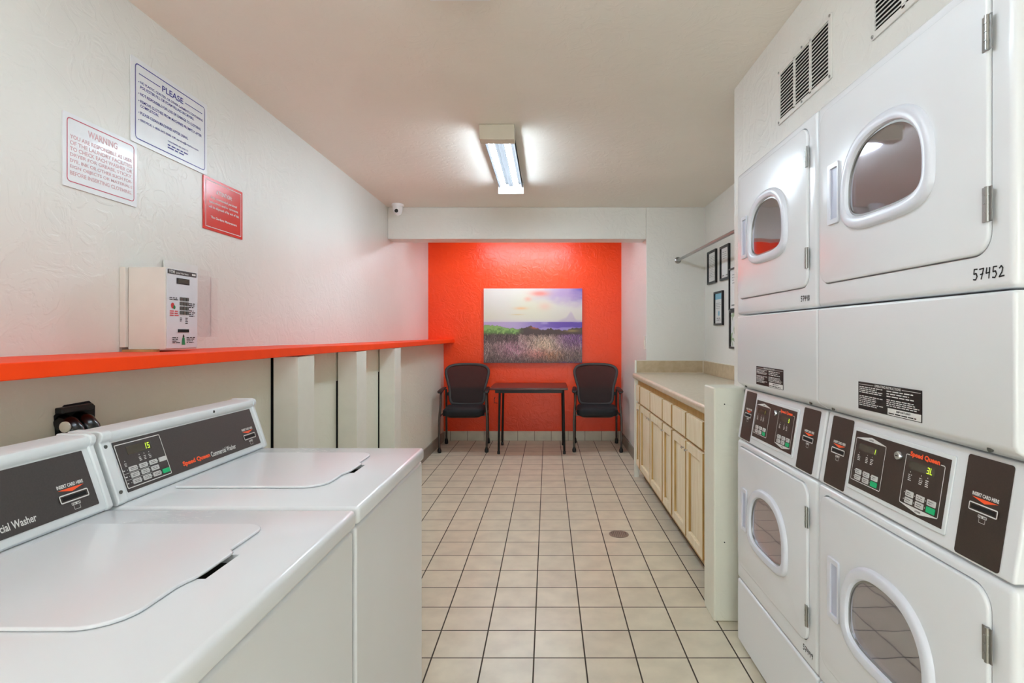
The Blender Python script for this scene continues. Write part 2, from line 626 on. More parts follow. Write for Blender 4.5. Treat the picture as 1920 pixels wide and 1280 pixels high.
# ================================================================== CEILING LIGHTS
def ceiling_light(y0, y1, label, X=-.283, lamp='tube'):
    t = thing('ceiling_light', label, 'light', (X, (y0 + y1) / 2, H), 'fluorescent ceiling strip lights')
    # pan against the ceiling with turned-down lips
    mb = MB()
    prof = [(-.088, 0), (-.088, -.040), (-.085, -.040), (-.074, -.012), (-.02, -.012), (-.012, -.03), (.012, -.03), (.02, -.012),
            (.074, -.012), (.085, -.040), (.088, -.040), (.088, 0)]
    mb.loft([[(X + a, y, H - .0005 + b) for a, b in prof] for y in (y0 + .02, y1 - .012)])
    mb.build('reflector_pan', 'pan', t)
    B(X - .098, X + .098, y0, y0 + .075, H - .086, H - .0005).build('end_cap', 'cap', t, bevel=.004)
    B(X - .098, X + .098, y1 - .012, y1, H - .086, H - .0005).build('end_cap', 'light_white', t, bevel=.002)
    for s in (-1, 1):
        MB().lathe([(.0185, 0), (.0185, y1 - y0 - .11)], (X + s * .047, y0 + .078, H - .056), 'y', 16).build('fluorescent_tube', lamp, t)
        mb = MB()
        mb.box(X + s * .047 - .012, X + s * .047 + .012, y1 - .03, y1 - .012, H - .075, H - .03)
        mb.build('lamp_socket', 'light_white', t, bevel=.002)
    return t


ceiling_light(3.05, 4.24, 'bare twin tube fluorescent strip light on the ceiling before the far header')
ceiling_light(.59, 1.785, 'twin tube fluorescent strip light on the ceiling nearest the camera, cut by the top edge', lamp='tube_dimmed')
ceiling_light(-1.88, -.69, 'twin tube fluorescent strip light on the ceiling behind the camera', lamp='tube_dimmed')
al = ceiling_light(5.4, 6.59, 'twin tube fluorescent strip light set crosswise on the alcove ceiling, hidden behind the header', X=-.25)
al.rotation_euler.z = math.radians(90)

# ================================================================== SECURITY CAMERA
cx, cy = -1.345, 4.93
t = thing('security_camera', 'small white dome security camera in the far left ceiling corner', 'camera', (cx, cy, H))
MB().lathe([(.052, 0), (.054, -.012), (.05, -.02), (.044, -.022)], (cx, cy, H - .0005), 'z', 28).build('base', 'light_white', t)
mb = MB()
mb.lathe([(.044, -.02), (.043, -.05), (.038, -.075), (.026, -.092), (.008, -.1)], (cx, cy, H), 'z', 28)
mb.build('housing', 'light_white', t)
MB().lathe([(.021, 0), (.02, -.006)], (cx, cy - .036, H - .068), 'y', 20).build('lens_ring', 'light_white', t)
MB().lathe([(.0165, 0), (.0165, -.009), (.01, -.014), (.003, -.016)], (cx, cy - .036, H - .068), 'y', 20).build('lens', 'black', t)


# ================================================================== SIGNS ON LEFT WALL
def wl(d_off=0):
    return lambda u, v, d: (XL + .0008 + d + d_off, u, v)


f = wl()
TH = .004
t = thing('warning_sign', 'white warning sign with faded pink lettering and red outline, lowest left of the wall signs', 'sign', (XL, 1.81, 1.745))
c, s = math.cos(math.radians(-.6)), math.sin(math.radians(-.6))
MB().prism(rrect(1.658, 1.957, 1.752, 1.978, .004), f, 0, TH).build('sign_plate', 'signwhite', t)
outline(MB(), 1.671, 1.944, 1.768, 1.965, .012, .003, f, TH + .0005).build('border_line', 'red_line', t)
MB().text('WARNING', 1.748, 1.868, 1.927, 1.949, f, TH + .0006).build('heading', 'pink_ink', t)
L = ['YOU ARE RESPONSIBLE AS USER', 'OF THE LAUNDRY FACILITIES', 'TO CHECK EACH WASHER OR', 'DRYER FOR GREASE, STICKY,',
     'DYE, INK OR OTHER SUCH FOR-', 'EIGN OBJECTS OR MATERIALS', 'BEFORE INSERTING CLOTHING.']
for k, q in enumerate(L):
    v = 1.902 - k * .0186
    MB().text(q, 1.682, 1.934, v, v + .0125, f, TH + .0006).build('text_line', 'pink_ink', t)

t = thing('notice_sign', 'large white notice sign headed PLEASE with navy lettering, highest of the wall signs', 'sign', (XL, 2.14, 1.98))
MB().prism(rrect(1.93, 2.36, 1.982, 2.284, .004), f, 0, TH).build('sign_plate', 'signwhite', t)
outline(MB(), 1.948, 2.345, 1.997, 2.266, .014, .0035, f, TH + .0005).build('border_line', 'blue_ink', t)
MB().text('PLEASE', 2.085, 2.205, 2.222, 2.245, f, TH + .0006).build('heading', 'blue_ink', t)
MB().rect(1.966, 2.075, 2.2315, 2.2345, f, TH + .0006).build('heading_rule', 'blue_ink', t)
MB().rect(2.216, 2.326, 2.2315, 2.2345, f, TH + .0006).build('heading_rule', 'blue_ink', t)
rows = [(2.199, '- NO PLASTIC, QUILTED, OR OTHER GARMENTS CONTAINING', 2.33), (2.183, '  POLYESTER FILL OR FOAM FILLING IN DRYERS.', 2.272),
        (2.158, '- NOT RESPONSIBLE FOR LOSS OR DAMAGE TO CLOTHING.', 2.318), (2.132, '- REMOVE CLOTHES FROM MACHINES PROMPTLY AFTER', 2.322),
        (2.116, '  COMPLETION.', 2.066), (2.090, '- PLEASE CLEAN MACHINES AFTER USING.', 2.235),
        (2.064, '- SERVICE: 1-800-342-9683 OR service@washco.com', 2.30)]
for v, q, e in rows:
    mb = MB()
    if q[0] == '-':
        mb.rect(1.964, 1.9675, v + .003, v + .0065, f, TH + .0006)
    mb.text(q[2:], 1.973, e, v, v + .0105, f, TH + .0006)
    mb.build('text_line', 'blue_ink', t)
MB().text('THESE PREMISES ARE LEASED TO', 2.115, 2.235, 2.042, 2.048, f, TH + .0006).build('text_line', 'blue_ink', t)
MB().dashes(2.115, 2.25, 2.016, 2.036, 2, f, TH + .0006, 4).build('small_print', 'blue_ink', t)

t = thing('attention_sign', 'small red sign headed ATTENTION with white lettering on the left wall', 'sign', (XL, 2.485, 1.75))
MB().prism(rrect(2.336, 2.634, 1.753, 1.980, .003), f, 0, TH).build('sign_plate', 'red_sign', t)
outline(MB(), 2.349, 2.621, 1.765, 1.968, .001, .0028, f, TH + .0005).build('border_line', 'white_ink', t)
MB().text('ATTENTION:', 2.425, 2.545, 1.918, 1.936, f, TH + .0006).build('heading', 'white_ink', t)
MB().text('Any unattended personal', 2.385, 2.585, 1.889, 1.903, f, TH + .0006).build('text_line', 'white_ink', t)
MB().text('belongings and/or garments', 2.375, 2.595, 1.868, 1.882, f, TH + .0006).build('text_line', 'white_ink', t)
MB().text('will be disposed of by end of day.', 2.37, 2.605, 1.847, 1.861, f, TH + .0006).build('text_line', 'white_ink', t)
MB().text('The Gardens Management', 2.385, 2.585, 1.803, 1.817, f, TH + .0006).build('text_line', 'white_ink', t)

# ================================================================== CARD MACHINE ON SHELF
y0, y1, xf = 1.893, 2.064, -1.3165
t = thing('card_machine', 'white laundry card value machine mounted on the wall over the orange shelf', 'card machine', (XL, 1.98, 1.2425))
B(XL + .022, xf, y0, y1, 1.2485, 1.533).build('housing', 'box_white', t, bevel=.003)
B(XL + .001, XL + .021, y0 - .012, y1 + .01, 1.256, 1.532).build('back_plate', 'box_white', t, bevel=.002)
f = lambda u, v, d: (xf + .0006 + d, u, v)
MB().prism(rrect(y0 + .004, y1 - .003, 1.252, 1.530, .002), f, 0, .002).build('front_panel', 'box_front', t)
f2 = lambda u, v, d: (xf + .0030 + d, u, v)
yy = lambda k: y0 + .004 + k * (y1 - y0 - .007)
MB().prism(rrect(yy(.02), yy(.96), 1.512, 1.528, .002), f2, 0, .0008).build('title_bar', 'panel', t)
mb = MB().text('VTM', yy(.05), yy(.23), 1.5145, 1.5255, f2, .0012).text('Limited Value Station', yy(.27), yy(.68), 1.5155, 1.522, f2, .0012)
mb.rect(yy(.8), yy(.93), 1.517, 1.5235, f2, .0012)
mb.build('title_lettering', 'white_ink', t)
MB().prism(rrect(yy(.3), yy(.72), 1.480, 1.501, .001), f2, 0, .001).build('display', 'black', t)
MB().rect(yy(.34), yy(.68), 1.4845, 1.4965, f2, .0014).build('display_window', 'lcd', t)
for r in range(4):
    for c in range(3):
        a = yy(.40 + c * .10)
        z = 1.421 - r * .0165
        k = MB().prism(rrect(a, a + .013, z, z + .0125, .002), f2, 0, .003).build('keypad_button', 'screw', t)
for a_, b_, c_, e_, n_ in ((.07, .36, 1.42, 1.432, 2), (.70, .93, 1.396, 1.416, 3), (.70, .93, 1.364, 1.390, 4), (.40, .47, 1.346, 1.362, 3),
                           (.58, .68, 1.338, 1.362, 4), (.16, .42, 1.268, 1.292, 4), (.62, .92, 1.268, 1.292, 4)):
    MB().dashes(yy(a_), yy(b_), c_, e_, n_, f2, .0006, n_ + int(a_ * 100)).build('printed_text', 'black_ink', t)
mb = MB().dashes(yy(.08), yy(.38), 1.364, 1.386, 3, f2, .0006, 11)
mb.build('red_printed_text', 'red_ink', t)
mb = MB()
mb.flat([(yy(.17) + .009 * math.cos(a), 1.402 + .010 * math.sin(a)) for a in [k * math.pi / 6 for k in range(12)]], f2, .0006)
mb.build('emblem', 'red_ink', t)
MB().flat([(yy(.22) + .006 * math.cos(a), 1.396 + .007 * math.sin(a)) for a in [k * math.pi / 6 for k in range(12)]], f2, .0009).build('emblem', 'green_ink', t)
mb = MB().flat([(yy(.46), 1.263), (yy(.58), 1.263), (yy(.56), 1.286), (yy(.535), 1.292), (yy(.505), 1.292), (yy(.48), 1.286)], f2, .0006)
mb.build('arrow_mark', 'green_ink', t)
MB().flat([(yy(.49), 1.292), (yy(.555), 1.292), (yy(.535), 1.298), (yy(.52), 1.302), (yy(.505), 1.298)], f2, .0007).build('arrow_tip', 'black_ink', t)
MB().prism(rrect(yy(.34), yy(.70), 1.308, 1.319, .001), f2, 0, .0015).build('card_slot', 'dark', t)
o = B(-1.452, -1.345, 1.875, 1.905, 1.2405, 1.2485).build('wood_block', 'woodblock')
tag(o, 'thin raw wood block under the lower left corner of the card machine', 'wood block')
# clear leaflet holder
t = thing('leaflet_holder', 'clear plastic leaflet holder on the wall just behind the card machine', 'leaflet holder', (XL, 2.25, 1.29))
B(XL + .001, XL + .004, 2.10, 2.39, 1.29, 1.575).build('back_sheet', 'clear', t)
B(XL + .03, XL + .032, 2.10, 2.39, 1.29, 1.545).build('front_sheet', 'clear', t)
B(XL + .001, XL + .032, 2.388, 2.39, 1.29, 1.545).build('side_sheet', 'clear', t)
o = B(XL + .006, XL + .010, 2.09, 2.29, 1.43, 1.585).build('paper_notice', 'paper')
tag(o, 'white paper notice with grey print behind the card machine', 'paper')
ff = lambda u, v, d: (XL + .0103 + d, u, v)
mb = MB().dashes(2.10, 2.27, 1.46, 1.56, 7, ff, .0004, 21, fill=.18)
mb.build('print', 'screw', o)

# ================================================================== HOSES BEHIND WASHER
t = thing('drain_hoses', 'two glossy black drain hoses curling out of the rough wall hole behind the washers', 'hose', (XLL, 1.49, .6))
B(XLL + .001, XLL + .022, 1.422, 1.522, 1.094, 1.110).build('bracket', 'black', t, bevel=.003)
mb = MB()
mb.flat([(1.425, 1.03), (1.47, 1.00), (1.55, 1.02), (1.55, 1.10), (1.53, 1.116), (1.45, 1.114), (1.42, 1.09)], lambda u, v, d: (XLL + d, u, v), .0008)
mb.build('wall_hole', 'dark', t)
for y in (1.442, 1.492):
    p = [(XLL + .002, y, 1.066), (XLL + .010, y, 1.068), (XLL + .022, y, 1.063), (XLL + .034, y, 1.048), (XLL + .042, y, 1.020), (XLL + .045, y, .97), (XLL + .045, y, .8), (XLL + .045, y, .6)]
    MB().tube(p, .0235, 20).build('hose', 'rubber', t)
MB().lathe([(.014, 0), (.014, -.004), (.010, -.006)], (XLL + .034, 1.418, 1.062), 'y', 20).build('hose_cap', 'cap', t)


# ================================================================== WASHERS
def washer(Y0, label):
    W = .655
    xf = -.425
    t = thing('washing_machine', label, 'washing machine', ((-1.12 + xf) / 2, Y0 + W / 2, 0), 'top-loading washing machines')
    a, b = Y0 + .002, Y0 + W - .002
    B(-1.11, xf - .004, a + .002, b - .002, .025, .868).build('cabinet', 'enamel', t, bevel=.008)
    for q in ((-1.06, a + .06), (-1.06, b - .06), (-.5, a + .06), (-.5, b - .06)):
        MB().lathe([(.022, 0), (.022, .026)], (*q, 0), 'z', 12).build('foot', 'black', t)
    # deck with handle pocket
    hy = Y0 + .355
    cut = B(-.58, -.541, hy - .048, hy + .048, .899, .93)
    B(-1.118, xf + .003, a, b, .873, .914).build('top_deck', 'enamel', t, bevel=.011, seg=4, cut=[cut])
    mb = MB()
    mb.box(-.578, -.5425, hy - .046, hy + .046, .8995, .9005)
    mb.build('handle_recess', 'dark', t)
    # lid
    y0, y1, x0, x1 = Y0 + .150, Y0 + .545, -.935, -.562
    pts = []
    for k in range(9):
        an = math.radians(-90 + 90 * k / 8)
        pts.append((x1 - .06 + .06 * math.cos(an), y0 + .06 + .06 * math.sin(an)))
    pts += [(x1, hy - .085), (x1 + .004, hy - .065), (x1 + .010, hy - .048), (x1 + .012, hy - .030), (x1 + .0125, hy + .038), (x1 + .010, hy + .048), (x1 + .002, hy + .056), (x1, hy + .064)]
    for k in range(9):
        an = math.radians(90 * k / 8)
        pts.append((x1 - .04 + .04 * math.cos(an), y1 - .04 + .04 * math.sin(an)))
    pts += [(x0, y1), (x0, y0)]
    MB().prism(pts, lambda u, v, d: (u, v, d), .9146, .9205).build('lid', 'enamel', t, bevel=.0045, seg=4)
    # console
    cp = [(-.970, .9145), (-.9635, .921), (-.9635, .927), (-1.0065, 1.053), (-1.001, 1.060), (-1.000, 1.070), (-1.004, 1.077), (-1.013, 1.080),
          (-1.072, 1.080), (-1.116, .95), (-1.116, .9145)]
    MB().loft([[(x, y, z) for x, z in cp] for y in (a + .028, b - .014)]).build('console_housing', 'fascia', t, bevel=.001)
    cc = [(x + (.004 if x > -1.03 else -.003), z + (.003 if z > 1 else 0)) for x, z in cp]
    for p, q in ((a, a + .028), (b - .014, b)):
        MB().loft([[(x, y, z) for x, z in cc] for y in (p, q)]).build('console_end_cap', 'fascia', t, bevel=.003)
    k = .3413
    nx, nz = .9464, .323

    def f(u, v, d):
        return (-.9635 - (v - .927) * k + d * nx, Y0 + u, v + d * nz)
    for v in (1.045, .943):
        MB().lathe([(.0042, 0), (.0042, .003), (.002, .0035)], f(.014, v, .0035), 'x', 12).build('screw', 'screw', t)
    MB().prism(rrect(.038, .622, .936, 1.050, .002), f, .0002, .0014).build('control_panel', 'panel', t)
    D = .0018
    outline(MB(), .040, .188, .943, 1.043, .003, .0018, f, D).build('keypad_outline', 'white_ink', t)
    MB().prism(rrect(.072, .150, 1.015, 1.034, .001), f, .0015, .0019).build('display_window', 'lcd', t)
    cols = [.060, .093, .126, .159]
    for r, v in enumerate((.978, .9635, .949)):
        for c, u in enumerate(cols):
            if c == 3 and r == 1:
                continue
            MB().prism(rrect(u, u + .025, v, v + .0105, .002), f, .0015, .0035).build('button', 'green' if (c == 3 and r == 2) else 'key', t)
    mb = MB()
    for r, v in enumerate((.978, .9635, .949)):
        for u in cols[:3]:
            mb.dashes(u + .003, u + .023, v + .002, v + .0085, 2, f, .0038, int(u * 999) + r, fill=.35)
    mb.build('button_print', 'panel', t)
    mb = MB()
    for u in (.103, .119, .135):
        mb.rect(u, u + .0018, 1.008, 1.0102, f, D).dashes(u - .003, u + .006, .994, 1.005, 3, f, D, int(u * 1e4), fill=.4)
    mb.rect(.055, .0568, 1.002, 1.0042, f, D).dashes(.052, .061, .9905, .999, 3, f, D, 5, fill=.4)
    for r, v in enumerate((.983, .9685, .954)):
        mb.dashes(.043, .050, v - .002, v + .002, 1, f, D, r)
        for u in cols:
            if not (r == 1 and u == cols[3]):
                mb.flat([(u - .005, v - .0015), (u - .003, v), (u - .005, v + .0015)], f, D)
    for v in (.9755, .961):
        mb.rect(.042, .126, v, v + .0006, f, D)
    mb.build('keypad_print', 'white_ink', t)
    mb = MB().text('Speed Queen', .236, .352, .9455, .9605, f, D, .045)
    mb.build('brand_lettering', 'orange_ink', t)
    MB().text('Commercial Washer', .358, .482, .9465, .9605, f, D).build('model_lettering', 'white_ink', t)
    slot(t, f, .570, .967, 1)
    # faint sticker on deck
    g = lambda u, v, d: (u, Y0 + v, .9148 + d)
    mb = MB()
    rn = random.Random(3)
    for i in range(46):
        u, v = -.865 + rn.random() * .145, .565 + rn.random() * .068
        l = .002 + rn.random() * .010
        mb.flat([(u, v), (u + l, v + .0004), (u + l, v + .0016), (u, v + .0012)], g, .0003)
    for q in (-.868, -.83, -.79, -.755):
        mb.rect(q, q + .0035, .562, .5645, g, .0003)
    for v in (.562, .636):
        mb.rect(-.868, -.72, v, v + .0006, g, .0003)
    mb.build('sticker_print', 'key', t)
    return t, f


def slot(t, f, u, v, dr):
    """card slot with frame, arrow, words and card icon, centred at u,v; dr mirrors u for right-hand machines"""
    g = lambda a, b, d: f(u + dr * a, b, d)
    outline(MB(), -.034, .034, v - .008, v + .008, .003, .0022, g, .0034).build('slot_frame', 'white_ink', t)
    MB().prism(rrect(-.0335, .0335, v - .0075, v + .0075, .003), g, .0014, .0028).build('card_slot', 'brown', t)
    MB().rect(-.028, .028, v - .0035, v + .0035, g, .0033).build('slot_opening', 'dark', t)
    MB().flat([(-.031, v + .018), (0, v + .0105), (.031, v + .018)], g, .0019).build('arrow_mark', 'orange_ink', t)
    MB().text('INSERT CARD HERE', -.031, .031, v + .0205, v + .0275, g, .0019, .035).build('slot_lettering', 'white_ink', t)
    mb = MB()
    outline(mb, -.0105, .0105, v - .0165, v - .0115, .001, .001, g, .0019)
    outline(mb, -.0075, .0075, v - .0255, v - .013, .001, .0008, g, .0019)
    mb.rect(-.0018, .0018, v - .0155, v - .0125, g, .002)
    mb.build('card_icon', 'white_ink', t)


w1, _ = washer(.562, 'white commercial washing machine nearest the camera, cut off by the left edge of the photo')
w2 = copy_tree(w1)
w2.location.y += .666
w2['label'] = 'white commercial washing machine with whole control panel reading 15, the farther of the two'
ORG[w2.name] = Vector(w2.location)
Y2 = .562 + .666
f = lambda u, v, d: (-.9635 - (v - .927) * .3413 + d * .9464, Y2 + u, v + d * .323)
MB().seg7('1', .126, 1.018, .0135, f, .0022).seg7('5', .137, 1.018, .0135, f, .0022).build('digits', 'digit', w2)
MB().lathe([(.004, 0), (.004, .0025), (.0015, .004)], (-1.002, Y2 + .42, 1.069), 'x', 12).build('console_plug', 'black', w2)


# ================================================================== DRYERS
def Dloop(u0, v0, g, n=72):
    out = []
    for k in range(n):
        a = 2 * math.pi * k / n
        c, s = math.cos(a), math.sin(a)
        if s >= 0:
            b, e = .130 + g, 2 / 2.35
        else:
            b, e = .066 + g, 2 / 3.6
        A = .146 + g
        out.append((u0 + A * math.copysign(abs(c) ** e, c), v0 + b * math.copysign(abs(s) ** e, s)))
    return out


W = .69


def dryer(Y0, label):
    XF = .80
    XBk = 1.435
    t = thing('stacked_dryer', label, 'dryer', ((XF + XBk) / 2, Y0 + W / 2, 0), 'stacked tumble dryers')
    a, b = Y0 + .001, Y0 + W - .001
    F = lambda u, v, d: (XF - d, Y0 + u, v)
    du0, du1 = .052, .664
    uc = .360
    for nm, z0, z1, dz0, dz1 in (('upper_cabinet', 1.381, 1.968, 1.447, 1.940), ('lower_cabinet', .283, .862, .352, .838)):
        pocket = MB().prism(rrect(du0 - .003, du1 + .003, dz0 - .003, dz1 + .003, .043, 8), F, .05, -.013)
        zc = dz0 + .215
        hole = MB().lathe([(.185, -.05), (.185, .5)], (XF, Y0 + uc, zc), 'x', 48)
        B(XF, XBk, a, b, z0, z1).build(nm, 'enamel2', t, bevel=.013, seg=4, cut=[pocket, hole])
        MB().lathe([(.184, .014), (.184, .03), (.25, .06), (.25, .45), (.0, .46)], (XF, Y0 + uc, zc), 'x', 48, cap0=False, cap1=False).build('drum', 'drum', t)
        dr = MB().prism(rrect(du0, du1, dz0, dz1, .040, 8), F, -.012, .007)
        d = dr.build('door', 'enamel2', t, bevel=.004, seg=3, cut=[MB().prism(Dloop(uc, zc, .001), F, -.05, .05)])
        prof = [(.031, .0072), (.0285, .0155), (.025, .0185), (.020, .0195), (.007, .0195), (.003, .0175), (0, .010), (0, -.012)]
        MB().loft([[F(u, v, dd) for u, v in Dloop(uc, zc, g)] for g, dd in prof], False, False).build('window_ring', 'plastic', d)
        MB().prism(Dloop(uc, zc, -.0005), F, .004, .0075).build('door_glass', 'glass', d)
        MB().loft([[F(u, v, dd) for u, v in Dloop(uc, zc, g)] for g, dd in ((.001, .003), (.001, .0095), (-.005, .0095), (-.005, .003))], False, False).build('gasket', 'steel', d)
        # recessed pull
        hu = uc + .193
        hz = zc + .028
        mb = MB()
        o4 = rrect(hu, hu + .058, hz - .084, hz + .084, .006, 3)
        i4 = rrect(hu + .005, hu + .042, hz - .070, hz + .070, .003, 3)
        mb.ring(o4, i4, F, .007, .013)
        mb.build('door_pull', 'plastic', d, bevel=.0015)
        MB().prism(i4, F, .0072, .008).build('pull_recess', 'recess', d)
        for z in (dz0 + .056, dz1 - .128):
            mb = MB().lathe([(.0045, 0), (.0045, .063)], (XF - .009, Y0 + du0 - .002, z), 'z', 10)
            mb.box(XF - .0088, XF - .0068, Y0 + du0 - .012, Y0 + du0 + .010, z, z + .063)
            for q in (.016, .032, .047):
                mb.lathe([(.0054, 0), (.0054, .0022)], (XF - .009, Y0 + du0 - .002, z + q), 'z', 10)
            mb.build('hinge', 'steel', d)
    B(XF, XBk, a, b, .02, .279).build('kick_panel', 'enamel2', t, bevel=.010, seg=3)
    B(XF + .04, XBk, a + .01, b - .01, 0, .02).build('base_plinth', 'black', t)
    mp = [(XF, 1.377), (XF, 1.106), (XF + .006, 1.096), (XF + .036, 1.077), (XBk, 1.077), (XBk, 1.377)]
    MB().loft([[(x, y, z) for x, z in mp] for y in (a, b)]).build('middle_panel', 'enamel2', t, bevel=.007, seg=4)
    fp = [(XF, .868), (XF + .0325, 1.0735), (XBk, 1.0735), (XBk, .868)]
    MB().loft([[(x, y, z) for x, z in fp] for y in (a + .003, b - .003)]).build('control_fascia', 'enamel2', t, bevel=.006, seg=3)

    def P(u, v, d):
        return (XF + (v - .868) * .1582 - d * .9877, Y0 + u, v + d * .156)
    # screws in brackets
    for u in (.075, .632):
        mb = MB().lathe([(.006, 0), (.006, -.004), (.003, -.006)], (XF + .019, Y0 + u, 1.0885), 'x', 12)
        mb.build('screw', 'screw', t)
    # card panels
    for u0, u1, us in ((.036, .143, .088), (.548, .656, .602)):
        MB().prism(rrect(u0, u1, .874, 1.066, .006), P, .0003, .0014).build('card_panel', 'brown', t)
        slot(t, P, us, .972, -1)
    # display board
    MB().prism(rrect(.171, .535, .893, 1.053, .004), P, .0003, .004).build('board_frame', 'fascia', t, bevel=.001)
    MB().prism(rrect(.180, .526, .903, 1.044, .001), P, .0041, .0046).build('control_board', 'brown', t)
    D = .0052
    R = lambda L0: (lambda a_, v, d: P(L0 - a_, v, d))     # a_ grows to the viewer's right
    for i, L0 in enumerate((.519, .317)):
        g = R(L0)
        ink = MB()
        pr = MB()
        wd = .128 if i == 0 else .124
        outline(ink, 0, wd, .918, 1.028, .004, .0017, g, D).build('keypad_outline', 'white_ink', t)
        ink = MB()
        if i == 0:
            MB().flat([(.001, 1.0275), (wd - .001, 1.0275), (wd * .52, 1.0375)], g, D).build('pointer_mark', 'white_ink', t)
        else:
            MB().flat([(.001, .9185), (wd * .52, .9085), (wd - .001, .9185)], g, D).build('pointer_mark', 'white_ink', t)
            MB().rect(.012, .110, 1.0235, 1.0355, g, D + .0002).build('logo_backing', 'brown', t)
            MB().text('Speed Queen', .014, .108, 1.0225, 1.0365, g, D + .0006, .045).build('brand_lettering', 'orange_ink', t)
        (MB().text('UPPER', wd * .52 - .009, wd * .52 + .009, 1.0290, 1.0325, g, D + .0004) if i == 0 else
         MB().text('LOWER', wd * .52 - .009, wd * .52 + .009, .9125, .9165, g, D + .0004)).build('pointer_lettering', 'panel', t)
        MB().rect(.016, .098, .998, 1.015, g, D).build('display_window', 'lcd', t)
        for u in (.022, .058, .078):
            ink.rect(u, u + .0018, .990, .9925, g, D)
            ink.dashes(u - .005, u + .008, .971, .987, 4, g, D, int(u * 1e4) + i, fill=.45)
        for r, v in enumerate((.9375, .9225)):
            for c in range(3):
                u = .018 + c * .035
                MB().prism(rrect(u, u + .0255, v, v + .0125, .002), g, .0047, .0062).build('button', 'green' if (c == 2 and r == 1) else 'key', t)
                ink.flat([(u - .006, v + .005), (u - .0035, v + .0065), (u - .006, v + .008)], g, D)
                if not (c == 2 and r == 1):
                    pr.dashes(u + .004, u + .022, v + .002, v + .0105, 2, g, .0066, c * 7 + r, fill=.3)
        ink.build('keypad_print', 'white_ink', t)
        pr.build('button_print', 'panel', t)
    # lock
    c0 = Vector(P(.338, 1.018, .0046))
    MB().lathe([(.0105, 0), (.0105, -.006), (.0085, -.009)], c0, 'x', 24).build('lock', 'chrome', t)
    B(c0.x - .0096, c0.x - .0091, c0.y - .004, c0.y + .004, c0.z - .001, c0.z + .001).build('keyhole', 'dark', t)
    # instruction label
    L = MB().prism(rrect(.234, .474, 1.111, 1.180, .001), F, .0002, .0012).build('instruction_label', 'black', t)
    g = lambda a_, v, d: F(.474 - a_, v, d)
    mb = MB().text('OPERATING INSTRUCTIONS', .070, .170, 1.1715, 1.1775, g, .0016)
    mb.rect(.003, .066, 1.1735, 1.1745, g, .0016).rect(.174, .237, 1.1735, 1.1745, g, .0016)
    mb.dashes(.005, .105, 1.152, 1.170, 4, g, .0016, 31, fill=.45).dashes(.005, .105, 1.120, 1.147, 6, g, .0016, 32, fill=.45)
    mb.dashes(.118, .236, 1.152, 1.170, 3, g, .0016, 33, fill=.4).dashes(.118, .236, 1.131, 1.149, 4, g, .0016, 34, fill=.45)
    mb.rect(.122, .2385, 1.1125, 1.128, g, .0015)
    mb.build('label_lettering', 'white_ink', L)
    mb = MB().text('IMPORTANT', .155, .205, 1.121, 1.1255, g, .002).dashes(.126, .236, 1.114, 1.119, 1, g, .002, 36, fill=.5)
    mb.build('inset_lettering', 'black_ink', L)
    return t


GL = {'5': [[(.85, 1), (.2, 1), (.12, .55), (.6, .6), (.8, .3), (.5, 0), (0, .05)]],
      '7': [[(0, .95), (.85, 1), (.35, 0)], [(.15, .45), (.75, .5)]],
      '4': [[(.2, 1), (.05, .5), (.8, .55)], [(.75, 1), (.6, 0)]],
      '2': [[(.05, .8), (.4, 1), (.7, .8), (.5, .4), (0, .02), (.95, .08)]],
      '8': [[(.6, .9), (.3, 1), (.1, .75), (.6, .35), (.4, 0), (.1, .2), (.5, .6), (.6, .9)]],
      '9': [[(.7, .85), (.35, 1), (.1, .75), (.4, .55), (.7, .85), (.6, .4), (.4, 0)]]}


def handwriting(par, s, u0, wd, v, h, Y0):
    mb = MB()
    n = len(s)
    F = lambda u, v_: Vector((.7993, Y0 + u, v_))
    for i, ch in enumerate(s):
        cw = wd / n
        for st in GL[ch]:
            for p, q in zip(st, st[1:]):
                a = Vector((i * cw + p[0] * cw * .78, v + p[1] * h))
                b = Vector((i * cw + q[0] * cw * .78, v + q[1] * h))
                dr = (b - a).normalized()
                nn = Vector((-dr.y, dr.x)) * .0013
                a -= dr * .0005
                b += dr * .0005
                mb.poly([F(u0 - r.x, r.y) for r in (a + nn, b + nn, b - nn, a - nn)])
    mb.build('handwritten_number', 'black_ink', par)


d1 = dryer(.94, 'white stacked dryer nearest the camera, handwritten 57452 below its upper door')
d2 = copy_tree(d1)
d2.location.y += .692
d2['label'] = 'white stacked dryer beside the low partition wall, handwritten 57448 below its upper door'
ORG[d2.name] = Vector(d2.location)
handwriting(d1, '57452', .093, .074, 1.402, .0195, .94)
handwriting(d2, '57448', .104, .062, 1.404, .0165, .94 + .692)
handwriting(d2, '57449', .090, .068, .317, .0165, .94 + .692)


def digits(par, Y0, up, lo):
    for L0, s, h, mt in ((.519, up, .0125, 'digit'), (.317, lo, .0135, 'digit')):
        if not s:
            continue
        g = lambda a_, v, d: (.80 + (v - .868) * .1582 - d * .9877, Y0 + L0 - a_, v + d * .156)
        mb = MB()
        for i, ch in enumerate(s):
            mb.seg7(ch, .092 - (len(s) - i) * .0095, 1.0, h, g, .0056)
        mb.build('digits', mt if not (up == '2' and s == up) else 'digit_dim', par)


digits(d1, .94, '1', '3L')
digits(d2, .94 + .692, '2', '3')


